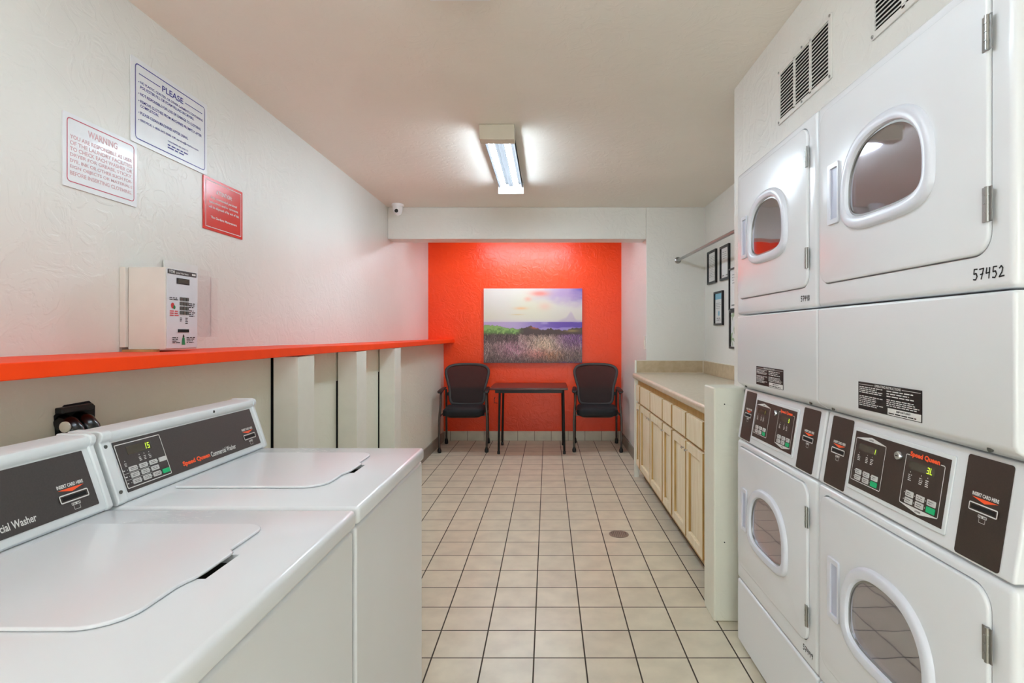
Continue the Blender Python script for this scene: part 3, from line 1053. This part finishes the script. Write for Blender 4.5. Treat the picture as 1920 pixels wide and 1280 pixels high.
# ================================================================== VENTS ABOVE DRYERS
def vent(y0, label):
    y1, z0, z1 = y0 + .395, 2.10, 2.306
    t = thing('air_vent', label, 'vent', (XE, (y0 + y1) / 2, z0), 'louvred vents above the dryers')
    f = lambda u, v, d: (XE - .0004 - d, u, v)
    MB().rect(y0 + .01, y1 - .01, z0 + .01, z1 - .01, f, .0006).build('vent_opening', 'dark', t)
    mb = MB().ring(rrect(y0, y1, z0, z1, .003, 2), rrect(y0 + .018, y1 - .018, z0 + .018, z1 - .016, .002, 2), f, 0, .005)
    iw = (y1 - y0 - .036)
    for k in (1, 2):
        y = y0 + .018 + iw * k / 3
        mb.prism([(y - .008, z0 + .01), (y + .008, z0 + .01), (y + .008, z1 - .01), (y - .008, z1 - .01)], f, .001, .005)
    mb.build('vent_frame', 'vent', t, bevel=.0015)
    n = 14
    mb = MB()
    for k in range(n):
        z = z0 + .018 + (z1 - z0 - .034) * (k + .5) / n
        mb.loft([[(XE - .0012, y, z + .0055), (XE - .0052, y, z - .0025), (XE - .0062, y, z - .0025), (XE - .0022, y, z + .0055)] for y in (y0 + .017, y1 - .017)])
    mb.build('louvres', 'vent', t)
    for y in (y0 + .008, (y0 + y1) / 2, y1 - .008):
        for z in (z0 + .008, z1 - .008):
            MB().lathe([(.005, 0), (.005, -.002), (.003, -.003)], (XE - .0052, y, z), 'x', 10).build('screw', 'steel', t)
    return t


vent(1.714, 'white louvred wall vent above the farther dryer')
vent(1.108, 'white louvred wall vent above the nearest dryer, cut by the top edge')

# ================================================================== COUNTER + CABINETS
yA, yB = 2.652, 5.039
t = thing('countertop', 'long beige laminate countertop with tan backsplash along the right wall', 'countertop', (1.1, 3.85, .90))
ct = [(.776, .938), (.776, .912), (.782, .903), (XR - .002, .903), (XR - .002, .948), (.786, .948)]
MB().loft([[(x, y, z) for x, z in ct] for y in (yA, yB - .001)]).build('worktop', 'counter', t, bevel=.006, seg=3)
B(XR - .022, XR - .001, yA, yB - .002, .9485, 1.060).build('backsplash', 'splash', t, bevel=.002)
B(.812, XR - .0225, yB - .022, yB - .001, .9485, 1.060).build('backsplash', 'splash', t, bevel=.002)
mb = B(.812, XR - .024, yB - .026, yB - .022, .9485, .953)
mb.box(XR - .028, XR - .022, yB - .026, yB - .022, .9485, 1.062)
mb.box(.812, XR - .022, yB - .0225, yB - .001, 1.0602, 1.064)
mb.box(XR - .022, XR - .001, yA, yB, 1.0602, 1.064)
mb.build('caulk_line', 'caulk', t)
o = B(.790, .835, 5.012, 5.0385, 0, .902).build('filler_strip', 'post')
tag(o, 'narrow white filler strip closing the far end of the base cabinets', 'filler strip')
o2 = B(.795, .811, 5.016, 5.0385, .9485, 1.066).build('cap', 'post', o)

XC = .822   # carcass face frame
XD = .802   # door fronts


def knob(par, y, z):
    return MB().lathe([(.004, 0), (.004, -.008), (.0075, -.012), (.0075, -.017), (.004, -.019)], (XD, y, z), 'x', 12).build('knob', 'chrome', par)


def golden_shade_edges(o):  # side and lower faces coloured darker, painting in shade between the fronts
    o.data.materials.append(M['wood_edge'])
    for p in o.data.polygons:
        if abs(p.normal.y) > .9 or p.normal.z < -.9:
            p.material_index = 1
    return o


def door_front(y0, y1, par, knob_at):
    z0, z1 = .128, .682
    fr = .05
    out = [(y0, z0), (y1, z0), (y1, z1), (y0, z1)]
    inn = [(y0 + fr, z0 + fr), (y1 - fr, z0 + fr), (y1 - fr, z1 - fr), (y0 + fr, z1 - fr)]
    g = lambda u, v, d: (XC - .0008 - d, u, v)
    d = golden_shade_edges(MB().ring(out, inn, g, 0, .019).build('door', 'wood', par, bevel=.002))
    pi = [(y0 + fr, z0 + fr), (y1 - fr, z0 + fr), (y1 - fr, z1 - fr), (y0 + fr, z1 - fr)]
    q = .014
    pj = [(y0 + fr + q, z0 + fr + q), (y1 - fr - q, z0 + fr + q), (y1 - fr - q, z1 - fr - q), (y0 + fr + q, z1 - fr - q)]
    MB().loft([[g(u, v, 0) for u, v in pi], [g(u, v, .002) for u, v in pi], [g(u, v, .008) for u, v in pj]]).build('door_panel', 'wood', d)
    k = y0 + .025 if knob_at == 'near' else y1 - .025
    knob(d, k, z1 - .045)
    return d


def cabinet(y0, y1, fronts, label):
    t = thing('base_cabinet', label, 'cabinet', (1.12, (y0 + y1) / 2, 0), 'pickled maple base cabinets')
    mb = B(XC, XR - .02, y0, y1, .09, .901)
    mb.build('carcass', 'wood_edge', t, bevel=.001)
    B(XC + .055, XR - .05, y0, y1, 0, .0895).build('toe_kick', 'blackmetal', t)
    for a, b, kn in fronts:
        a, b = a + .007, b - .007
        golden_shade_edges(B(XD, XC - .0008, a, b, .702, .846).build('drawer', 'wood', t, bevel=.002))
        door_front(a, b, t, kn)
    return t


cabinet(4.795, 5.010, [(4.808, 5.004, 'near')], 'narrow maple base cabinet at the far end, against the white filler strip')
cabinet(3.854 - .001, 4.793, [(4.322, 4.780, 'near'), (3.862, 4.314, 'far')], 'wide double-door maple base cabinet, second from the far end')
cabinet(3.557, 3.851, [(3.572, 3.846, 'far')], 'single-door maple base cabinet between the two double-door ones')
cabinet(2.655, 3.555, [(3.205, 3.548, 'near'), (2.846, 3.192, 'far')], 'wide double-door maple base cabinet nearest the white partition wall')

# ================================================================== RIGHT WALL: ROD, FRAMES, SWITCH
t = thing('hanging_rod', 'grey metal hanging rod high along the right wall', 'rod', (1.193, 3.8, 1.94))
MB().tube([(1.193, 5.036, 1.98), (1.190, 3.8, 1.962), (1.186, 2.625, 1.94)], .0125, 14).build('rod_tube', 'steel', t)
MB().lathe([(.03, 0), (.03, -.004), (.018, -.012), (.018, -.02)], (1.193, 5.0395, 1.98), 'y', 20).build('wall_flange', 'steel', t)
MB().lathe([(.03, 0), (.03, .004), (.018, .012), (.018, .02)], (1.186, 2.6205, 1.94), 'y', 20).build('wall_flange', 'steel', t)


def frame(y0, y1, z0, z1, label, content, bw=.018):
    t = thing('picture_frame', label, 'picture frame', (XR, (y0 + y1) / 2, z0), 'black framed papers on the right wall')
    f = lambda u, v, d: (XR - .0006 - d, u, v)
    MB().ring([(y0, z0), (y1, z0), (y1, z1), (y0, z1)], [(y0 + bw, z0 + bw), (y1 - bw, z0 + bw), (y1 - bw, z1 - bw), (y0 + bw, z1 - bw)], f, 0, .018).build('frame', 'black', t, bevel=.001)
    sheet = MB().prism([(y0 + bw, z0 + bw), (y1 - bw, z0 + bw), (y1 - bw, z1 - bw), (y0 + bw, z1 - bw)], f, .001, .006).build('sheet', 'paper', t)
    g = lambda a_, v, d: f(y1 - bw - a_, v, d)
    W_, a = y1 - y0 - 2 * bw, z0 + bw
    Hh = z1 - z0 - 2 * bw
    if content == 'text':
        MB().dashes(.1 * W_, .9 * W_, a + .15 * Hh, a + .9 * Hh, 13, g, .0065, int(y0 * 100), fill=.22).build('print', 'screw', sheet)
    elif content == 'cert':
        mb = MB().dashes(.15 * W_, .8 * W_, a + .62 * Hh, a + .9 * Hh, 4, g, .0065, 3, fill=.25)
        mb.dashes(.1 * W_, .45 * W_, a + .05 * Hh, a + .12 * Hh, 1, g, .0065, 5).dashes(.6 * W_, .95 * W_, a + .05 * Hh, a + .12 * Hh, 1, g, .0065, 6)
        mb.build('print', 'screw', sheet)
    elif content == 'blue':
        mb = MB().rect(0, W_, a + .80 * Hh, a + Hh, g, .0065)
        mb.flat([(W_ * .5 + .022 * math.cos(k), a + .33 * Hh + .022 * math.sin(k)) for k in [i * math.pi / 8 for i in range(16)]], g, .0065)
        mb.build('print', 'cyan', sheet)
        MB().dashes(.1 * W_, .9 * W_, a + .48 * Hh, a + .7 * Hh, 4, g, .0065, 9, fill=.3).dashes(.2 * W_, .8 * W_, a + .08 * Hh, a + .2 * Hh, 2, g, .0065, 12).build('small_print', 'screw', sheet)
    elif content == 'leaf':
        mb = MB()
        rn = random.Random(5)
        for i in range(40):
            u, v, an, l = rn.random() * W_, a + rn.random() * Hh, rn.random() * 6.3, .02 + rn.random() * .02
            c, s = math.cos(an) * l, math.sin(an) * l
            P_ = [(u - c, v - s), (u - s * .35, v + c * .35), (u + c, v + s), (u + s * .35, v - c * .35)]
            P_ = [(min(max(p, 0), W_), min(max(q, a), a + Hh)) for p, q in P_]
            try:
                mb.flat(P_, g, .0063 + i * .00003)
            except ValueError:
                pass
        mb.build('leaf_print', 'leaf', sheet)
    MB().prism([(y0 + bw, z0 + bw), (y1 - bw, z0 + bw), (y1 - bw, z1 - bw), (y0 + bw, z1 - bw)], f, .009, .011).build('glass', 'pglass', t)
    return t


frame(4.672, 4.918, 1.744, 2.032, 'black framed printed page with dense text, farthest along the right wall', 'text')
frame(4.337, 4.560, 1.742, 2.022, 'black framed certificate with little text, next to the dense page', 'cert')
frame(4.495, 4.725, 1.378, 1.662, 'black framed sheet with a blue header, hanging lowest under the two upper frames', 'blue', .016)
frame(4.02, 4.335, 1.49, 1.815, 'black framed blank white sheet half hidden behind the far dryer', 'cert', .012)
frame(4.02, 4.325, 1.19, 1.487, 'black framed green leaf picture half hidden behind the far dryer', 'leaf', .016)

t = thing('light_switch', 'white light switch plate on the right side wall of the orange alcove', 'light switch', (.9, 5.11, 1.165))
fs = lambda u, v, d: (.9025 - d, u, v)
MB().prism(rrect(5.075, 5.148, 1.165, 1.285, .004), fs, 0, .006).build('switch_plate', 'switch', t, bevel=.001)
MB().prism(rrect(5.1, 5.123, 1.2, 1.25, .002), fs, .006, .010).build('switch_rocker', 'switch', t)

# ================================================================== PAINTING
px0, px1, pz0, pz1, py = -.782, .420, .955, 1.862, 6.715
t = thing('canvas_picture', 'unframed canvas picture of a purple and green seaside meadow on the orange wall', 'picture', ((px0 + px1) / 2, py, pz0))
B(px0, px1, py, YB - .001, pz0, pz1).build('canvas_edge', mat('canvas_side', (120, 95, 90), rough=.7), t)
NX, NZ = 260, 196
rng = np.random.default_rng(4)


def fbm(nx, nz, sx, sz, seed, octs=4):
    r = np.random.default_rng(seed)
    out = np.zeros((nz, nx))
    amp, tot = 1., 0
    for o_ in range(octs):
        gx, gz = max(2, int(sx * 2 ** o_)), max(2, int(sz * 2 ** o_))
        g = r.random((gz + 1, gx + 1))
        x = np.linspace(0, gx - 1e-6, nx)
        z = np.linspace(0, gz - 1e-6, nz)
        xi, zi = x.astype(int), z.astype(int)
        fx, fz = (x - xi)[None, :], (z - zi)[:, None]
        fx, fz = fx * fx * (3 - 2 * fx), fz * fz * (3 - 2 * fz)
        a = g[zi][:, xi] * (1 - fx) + g[zi][:, xi + 1] * fx
        b = g[zi + 1][:, xi] * (1 - fx) + g[zi + 1][:, xi + 1] * fx
        out += amp * (a * (1 - fz) + b * fz)
        tot += amp
        amp *= .5
    return out / tot


U, V = np.meshgrid(np.linspace(0, 1, NX), np.linspace(0, 1, NZ))   # V up
img = np.zeros((NZ, NX, 3))


def put(mask, c):
    global img
    mask = np.clip(mask, 0, 1)[..., None]
    img = img * (1 - mask) + np.array(c)[None, None] * mask


ss = lambda a, b, x: np.clip((x - a) / (b - a), 0, 1) ** 2 * (3 - 2 * np.clip((x - a) / (b - a), 0, 1))
cl, cl2 = fbm(NX, NZ, 3, 4, 1, 5), fbm(NX, NZ, 4, 12, 2, 4)
put(np.ones_like(U), (212, 206, 198))
put(ss(.8, .5, V) * .6, (212, 205, 186))
put(np.exp(-((U - .5) / .25) ** 2 - ((V - .75) / .22) ** 2) * .7, (216, 212, 180))
put(ss(.25, .0, U) * ss(.9, .6, V) * .5, (210, 208, 180))
put(ss(.45, .75, U + (cl - .5) * .5) * ss(.72, .88, V + (cl - .5) * .35) * .9, (178, 150, 192))
put(ss(.8, 1.0, U + (cl - .5) * .25) * ss(.75, .95, V + (cl2 - .5) * .3), (120, 98, 176))
put(np.exp(-((U - .57) / .09) ** 2 - ((V - .935) / .035) ** 2) * 1.1, (226, 140, 128))
put(np.exp(-((U - .45) / .035) ** 2 - ((V - .86) / .03) ** 2) * .8, (226, 160, 140))
put(np.exp(-((U - .38) / .06) ** 2 - ((V - .735) / .018) ** 2) * .9, (228, 180, 130))
put(np.exp(-((U - .62) / .06) ** 2 - ((V - .76) / .05) ** 2) * .6, (230, 180, 160))
put(np.exp(-((U - .34) / .06) ** 2 - ((V - .65) / .008) ** 2) * .6, (210, 180, 120))
put(ss(.6, .55, V) * .5, (205, 190, 205))
mtn = .575 + .10 * np.exp(-((U - .89) / .035) ** 2) + .03 * np.exp(-((U - .84) / .06) ** 2)
put(ss(.015, -.03, V - mtn) * ss(.72, .8, U) * .45, (172, 150, 186))
sea = ss(.555, .545, V)
put(sea, (178, 158, 192))
put(sea * ss(.25, .75, U) * .8, (150, 132, 196))
put(sea * ss(.5, .62, cl2) * ss(.3, .9, U) * .9, (96, 70, 160))
land = .44 + .07 * ss(.45, 0, U) + .055 * np.exp(-((U - .47) / .07) ** 2) + .02 * np.exp(-((U - .68) / .05) ** 2) + .03 * ss(.82, .95, U) + (fbm(NX, NZ, 60, 2, 8, 2) - .5) * .03
Lm = ss(.006, -.006, V - land)
put(Lm, (86, 70, 66))
put(Lm * ss(.42, .3, U) * ss(.36, .42, V), (104, 136, 74))
put(Lm * ss(.42, .3, U) * ss(.40, .46, V + (fbm(NX, NZ, 50, 40, 9, 2) - .5) * .2), (136, 170, 96))
put(Lm * ss(.38, .30, V), (96, 78, 78))
put(Lm * ss(.72, .85, U) * ss(.40, .36, V), (98, 66, 110))
put(Lm * np.exp(-((U - .52) / .04) ** 2 - ((V - .475) / .018) ** 2), (206, 100, 70))
put(Lm * np.exp(-((U - .9) / .07) ** 2 - ((V - .43) / .018) ** 2) * .8, (170, 150, 90))
# grass strokes
arr = img
for i in range(9000):
    v0 = rng.random() * .345
    u0 = rng.random()
    l = (.015 + rng.random() * .055) * (1.15 - v0)
    lean = (rng.random() - .5) * .9 + (.5 - u0) * .15
    g_ = np.exp(-((u0 - .63) / .20) ** 2 - ((v0 - .22) / .12) ** 2)
    p_ = np.exp(-((u0 - .30) / .16) ** 2 - ((v0 - .17) / .13) ** 2)
    h_ = np.exp(-((u0 - .55) / .14) ** 2 - ((v0 - .09) / .07) ** 2)
    r_ = np.exp(-((u0 - .70) / .10) ** 2 - ((v0 - .07) / .06) ** 2)
    l_ = 1 / (1 + np.exp(-(u0 - .78) * 22)) * (1 / (1 + np.exp(-(v0 - .2) * 30)))
    base = np.array((126, 104, 98.))
    for w_, c_ in ((g_ * .9, (206, 182, 152)), (p_ * .75, (166, 116, 134)), (h_ * .8, (204, 132, 124)), (r_ * .7, (178, 124, 88)), (l_ * .85, (116, 78, 128))):
        base = base * (1 - w_) + np.array(c_) * w_
    k = rng.random()
    base = base * (.62 + .8 * rng.random())
    if k > .96:
        base = np.array((212, 196, 184.))
    base = base * (.8 + .2 * min(1, v0 / .12))
    if v0 > .26 and u0 < .35:
        base = base * .7
    n = int(l * NZ) + 2
    for s_ in range(n):
        q = s_ / n
        zi = int((v0 + l * q) * NZ)
        xi = int((u0 + lean * l * q * 1.2) * NX)
        if 0 <= zi < NZ and 0 <= xi < NX:
            arr[zi, xi] = arr[zi, xi] * .3 + base * .7
img = np.clip(arr, 0, 255) / 255
imgl = np.where(img <= .04045, img / 12.92, ((img + .055) / 1.055) ** 2.4)
xs = np.linspace(px0, px1, NX + 1)
zs = np.linspace(pz0, pz1, NZ + 1)
GX, GZ = np.meshgrid(xs, zs)
org = ORG[t.name]
co = np.stack([GX - org.x, np.full_like(GX, py - .0006 - org.y), GZ - org.z], -1).reshape(-1, 3)
fi = []
for j in range(NZ):
    for i in range(NX):
        a = j * (NX + 1) + i
        fi.append((a, a + 1, a + NX + 2, a + NX + 1))
me = bpy.data.meshes.new('printed_canvas')
me.from_pydata(co.tolist(), [], fi)
ca = me.color_attributes.new('print', 'FLOAT_COLOR', 'CORNER')
c4 = np.ones((NZ * NX, 4))
c4[:, :3] = imgl.reshape(-1, 3)
ca.data.foreach_set('color', np.repeat(c4, 4, axis=0).ravel())
pm = mat('canvas_print', (200, 200, 200), rough=.55)
vc = pm.node_tree.nodes.new('ShaderNodeVertexColor')
vc.layer_name = 'print'
pm.node_tree.links.new(vc.outputs[0], pm.node_tree.nodes['Principled BSDF'].inputs['Base Color'])
me.materials.append(pm)
o = bpy.data.objects.new('printed_canvas', me)
COL.objects.link(o)
o.parent = t

# ================================================================== TABLE
tx0, tx1, ty0, ty1 = -.632, .219, 5.93, 6.60
t = thing('folding_table', 'dark brown table with thin black metal legs between the two chairs', 'table', ((tx0 + tx1) / 2, 6.27, 0))
B(tx0, tx1, ty0, ty1, .700, .722).build('tabletop', 'tabletop', t, bevel=.004)
mb = B(tx0 + .06, tx1 - .06, ty0 + .04, ty0 + .055, .665, .6995)
mb.box(tx0 + .06, tx1 - .06, ty1 - .055, ty1 - .04, .665, .6995)
mb.box(tx0 + .06, tx0 + .075, ty0 + .055, ty1 - .055, .665, .6995).box(tx1 - .075, tx1 - .06, ty0 + .055, ty1 - .055, .665, .6995)
mb.build('apron', 'blackmetal', t)
for x in (tx0 + .098, tx1 - .038):
    for y in (5.985, 6.47):
        l = MB().tube([(x + (.012 if x < -.2 else -.012), y, .699), (x, y, .012)], .0125, 10).build('leg', 'blackmetal', t)
        MB().lathe([(.016, 0), (.016, .03), (.013, .034)], (x, y, 0), 'z', 12).build('foot', 'black', l)
MB().tube([(tx0 + .06, 5.975, .62), (tx0 + .05, 5.975, .60), (tx0 + .052, 5.975, .56), (tx0 + .085, 5.975, .555)], .004, 6).build('latch_hook', 'blackmetal', t)


# ================================================================== CHAIRS
def bez(pts, n=6):
    """catmull-rom through 3D points"""
    P = [Vector(p) for p in pts]
    P = [P[0]] + P + [P[-1]]
    out = []
    for i in range(1, len(P) - 2):
        for k in range(n):
            q = k / n
            a, b, c, d = P[i - 1], P[i], P[i + 1], P[i + 2]
            out.append(.5 * ((2 * b) + (c - a) * q + (2 * a - 5 * b + 4 * c - d) * q * q + (3 * b - a - 3 * c + d) * q ** 3))
    out.append(P[-2])
    return out


def chair(label):
    t = thing('guest_chair', label, 'chair', (0, 0, 0), 'black mesh-back guest chairs')
    # seat cushion
    def cush(z, g):
        return [(x, y, z) for x, y in rrect(-.232 + g, .232 - g, -.235 + g, .215 - g, .06, 6)]
    MB().loft([cush(.390, .03), cush(.400, .008), cush(.430, 0), cush(.460, .004), cush(.478, .022), cush(.486, .07)]).build('seat', 'fabric', t)
    MB().loft([[(x, y, z) for x, y in rrect(-.20 + g, .20 - g, -.20 + g, .19 - g, .05, 4)] for z, g in ((.372, .03), (.389, 0))]).build('seat_pan', 'black', t, bevel=.002)
    half = [(0, .945), (.12, .940), (.205, .922), (.246, .885), (.252, .838), (.232, .75), (.208, .66), (.203, .57), (.190, .508), (.150, .480), (0, .472)]
    yb = lambda z, x: .225 + (z - .47) * .16 - .35 * x * x
    loop = [(x, yb(z, x), z) for x, z in half] + [(-x, yb(z, x), z) for x, z in half[-2:0:-1]]
    cl_ = loop + loop[:3]
    pts = bez([loop[-1]] + loop + loop[:2], 5)[5:-5]
    n = 8
    loops = []
    L_ = len(pts) - 1
    for i in range(L_):
        p = pts[i]
        tg = (pts[(i + 1) % L_] - pts[i - 1]).normalized()
        nr = Vector((0, 1, 0)).cross(tg).normalized()
        bi = tg.cross(nr)
        loops.append([p + nr * .016 * math.cos(a) + bi * .011 * math.sin(a) for a in [2 * math.pi * k / n for k in range(n)]])
    MB().loft(loops + [loops[0]], False, False).build('backrest_frame', 'chairframe', t)
    # mesh fabric: rows between left and right of outline
    hp = bez([(x, 0, z) for x, z in half], 4)
    mb = MB()
    rows = []
    for p in hp:
        rows.append([Vector((p.x * q, yb(p.z, p.x * q) + .001, p.z)) for q in [k / 6 for k in range(-6, 7)]])
    vr = [[mb.bm.verts.new(v) for v in r] for r in rows]
    for a, b in zip(vr, vr[1:]):
        for i in range(12):
            try:
                mb.bm.faces.new((a[i], a[i + 1], b[i + 1], b[i]))
            except ValueError:
                pass
    bmesh.ops.remove_doubles(mb.bm, verts=mb.bm.verts, dist=1e-4)
    mb.build('backrest_mesh', 'mesh', t)
    B(-.192, .192, .275, .293, .537, .668).build('lumbar_support', 'lumbar', t, bevel=.008)
    B(-.186, .186, .262, .283, .478, .536).build('lower_back_panel', 'lumbar', t, bevel=.008)
    mb = MB().box(-.235, -.19, .24, .27, .575, .615).box(.19, .235, .24, .27, .575, .615)
    mb.box(-.19, .19, .255, .27, .585, .605).build('back_bracket', 'black', t, bevel=.004)
    for s in (-1, 1):
        p = bez([(s * .258, -.245, .045), (s * .262, -.235, .35), (s * .250, -.215, .52), (s * .250, -.19, .635), (s * .250, -.15, .662)], 5)
        l = MB().tube(p, .0125, 10).build('leg', 'gunmetal', t)
        mb = MB().lathe([(.017, 0), (.022, .01), (.022, .03), (.014, .05), (.0125, .06)], (s * .258, -.245, 0), 'z', 14)
        mb.build('caster', 'black', l)
        p = bez([(s * .248, .265, .045), (s * .245, .235, .35), (s * .240, .19, .55), (s * .240, .16, .66)], 5)
        l = MB().tube(p, .0125, 10).build('leg', 'gunmetal', t)
        MB().lathe([(.017, 0), (.022, .008), (.018, .05), (.0125, .07)], (s * .248, .265, 0), 'z', 14).build('foot', 'black', l)
        ar = []
        for y, wd, zz in ((-.245, .018, .662), (-.225, .03, .672), (-.10, .027, .68), (.08, .022, .682), (.175, .018, .68)):
            ar.append([(s * .255 - wd, y, zz - .012), (s * .255 + wd, y, zz - .012), (s * .255 + wd, y, zz + .006), (s * .255 - wd, y, zz + .006)])
        MB().loft(ar).build('armrest', 'black', t, bevel=.006)
        mb = MB().box(min(s * .235, s * .18), max(s * .235, s * .18), -.15, -.12, .388, .404)
        mb.box(min(s * .24, s * .18), max(s * .24, s * .18), .12, .15, .388, .404)
        mb.tube([(s * .255, -.22, .40), (s * .245, .21, .40)], .009, 8)
        mb.build('side_rail', 'gunmetal', t)
    return t


c1 = chair('black mesh-back armchair left of the dark table, under the end of the orange shelf')
c2 = copy_tree(c1)
c1.location = (-.945, 6.30, 0)
c1.rotation_euler.z = math.radians(3)
c2.location = (.562, 6.32, 0)
c2.rotation_euler.z = math.radians(-2.5)
c2['label'] = 'black mesh-back armchair right of the dark table, beside the alcove side wall'
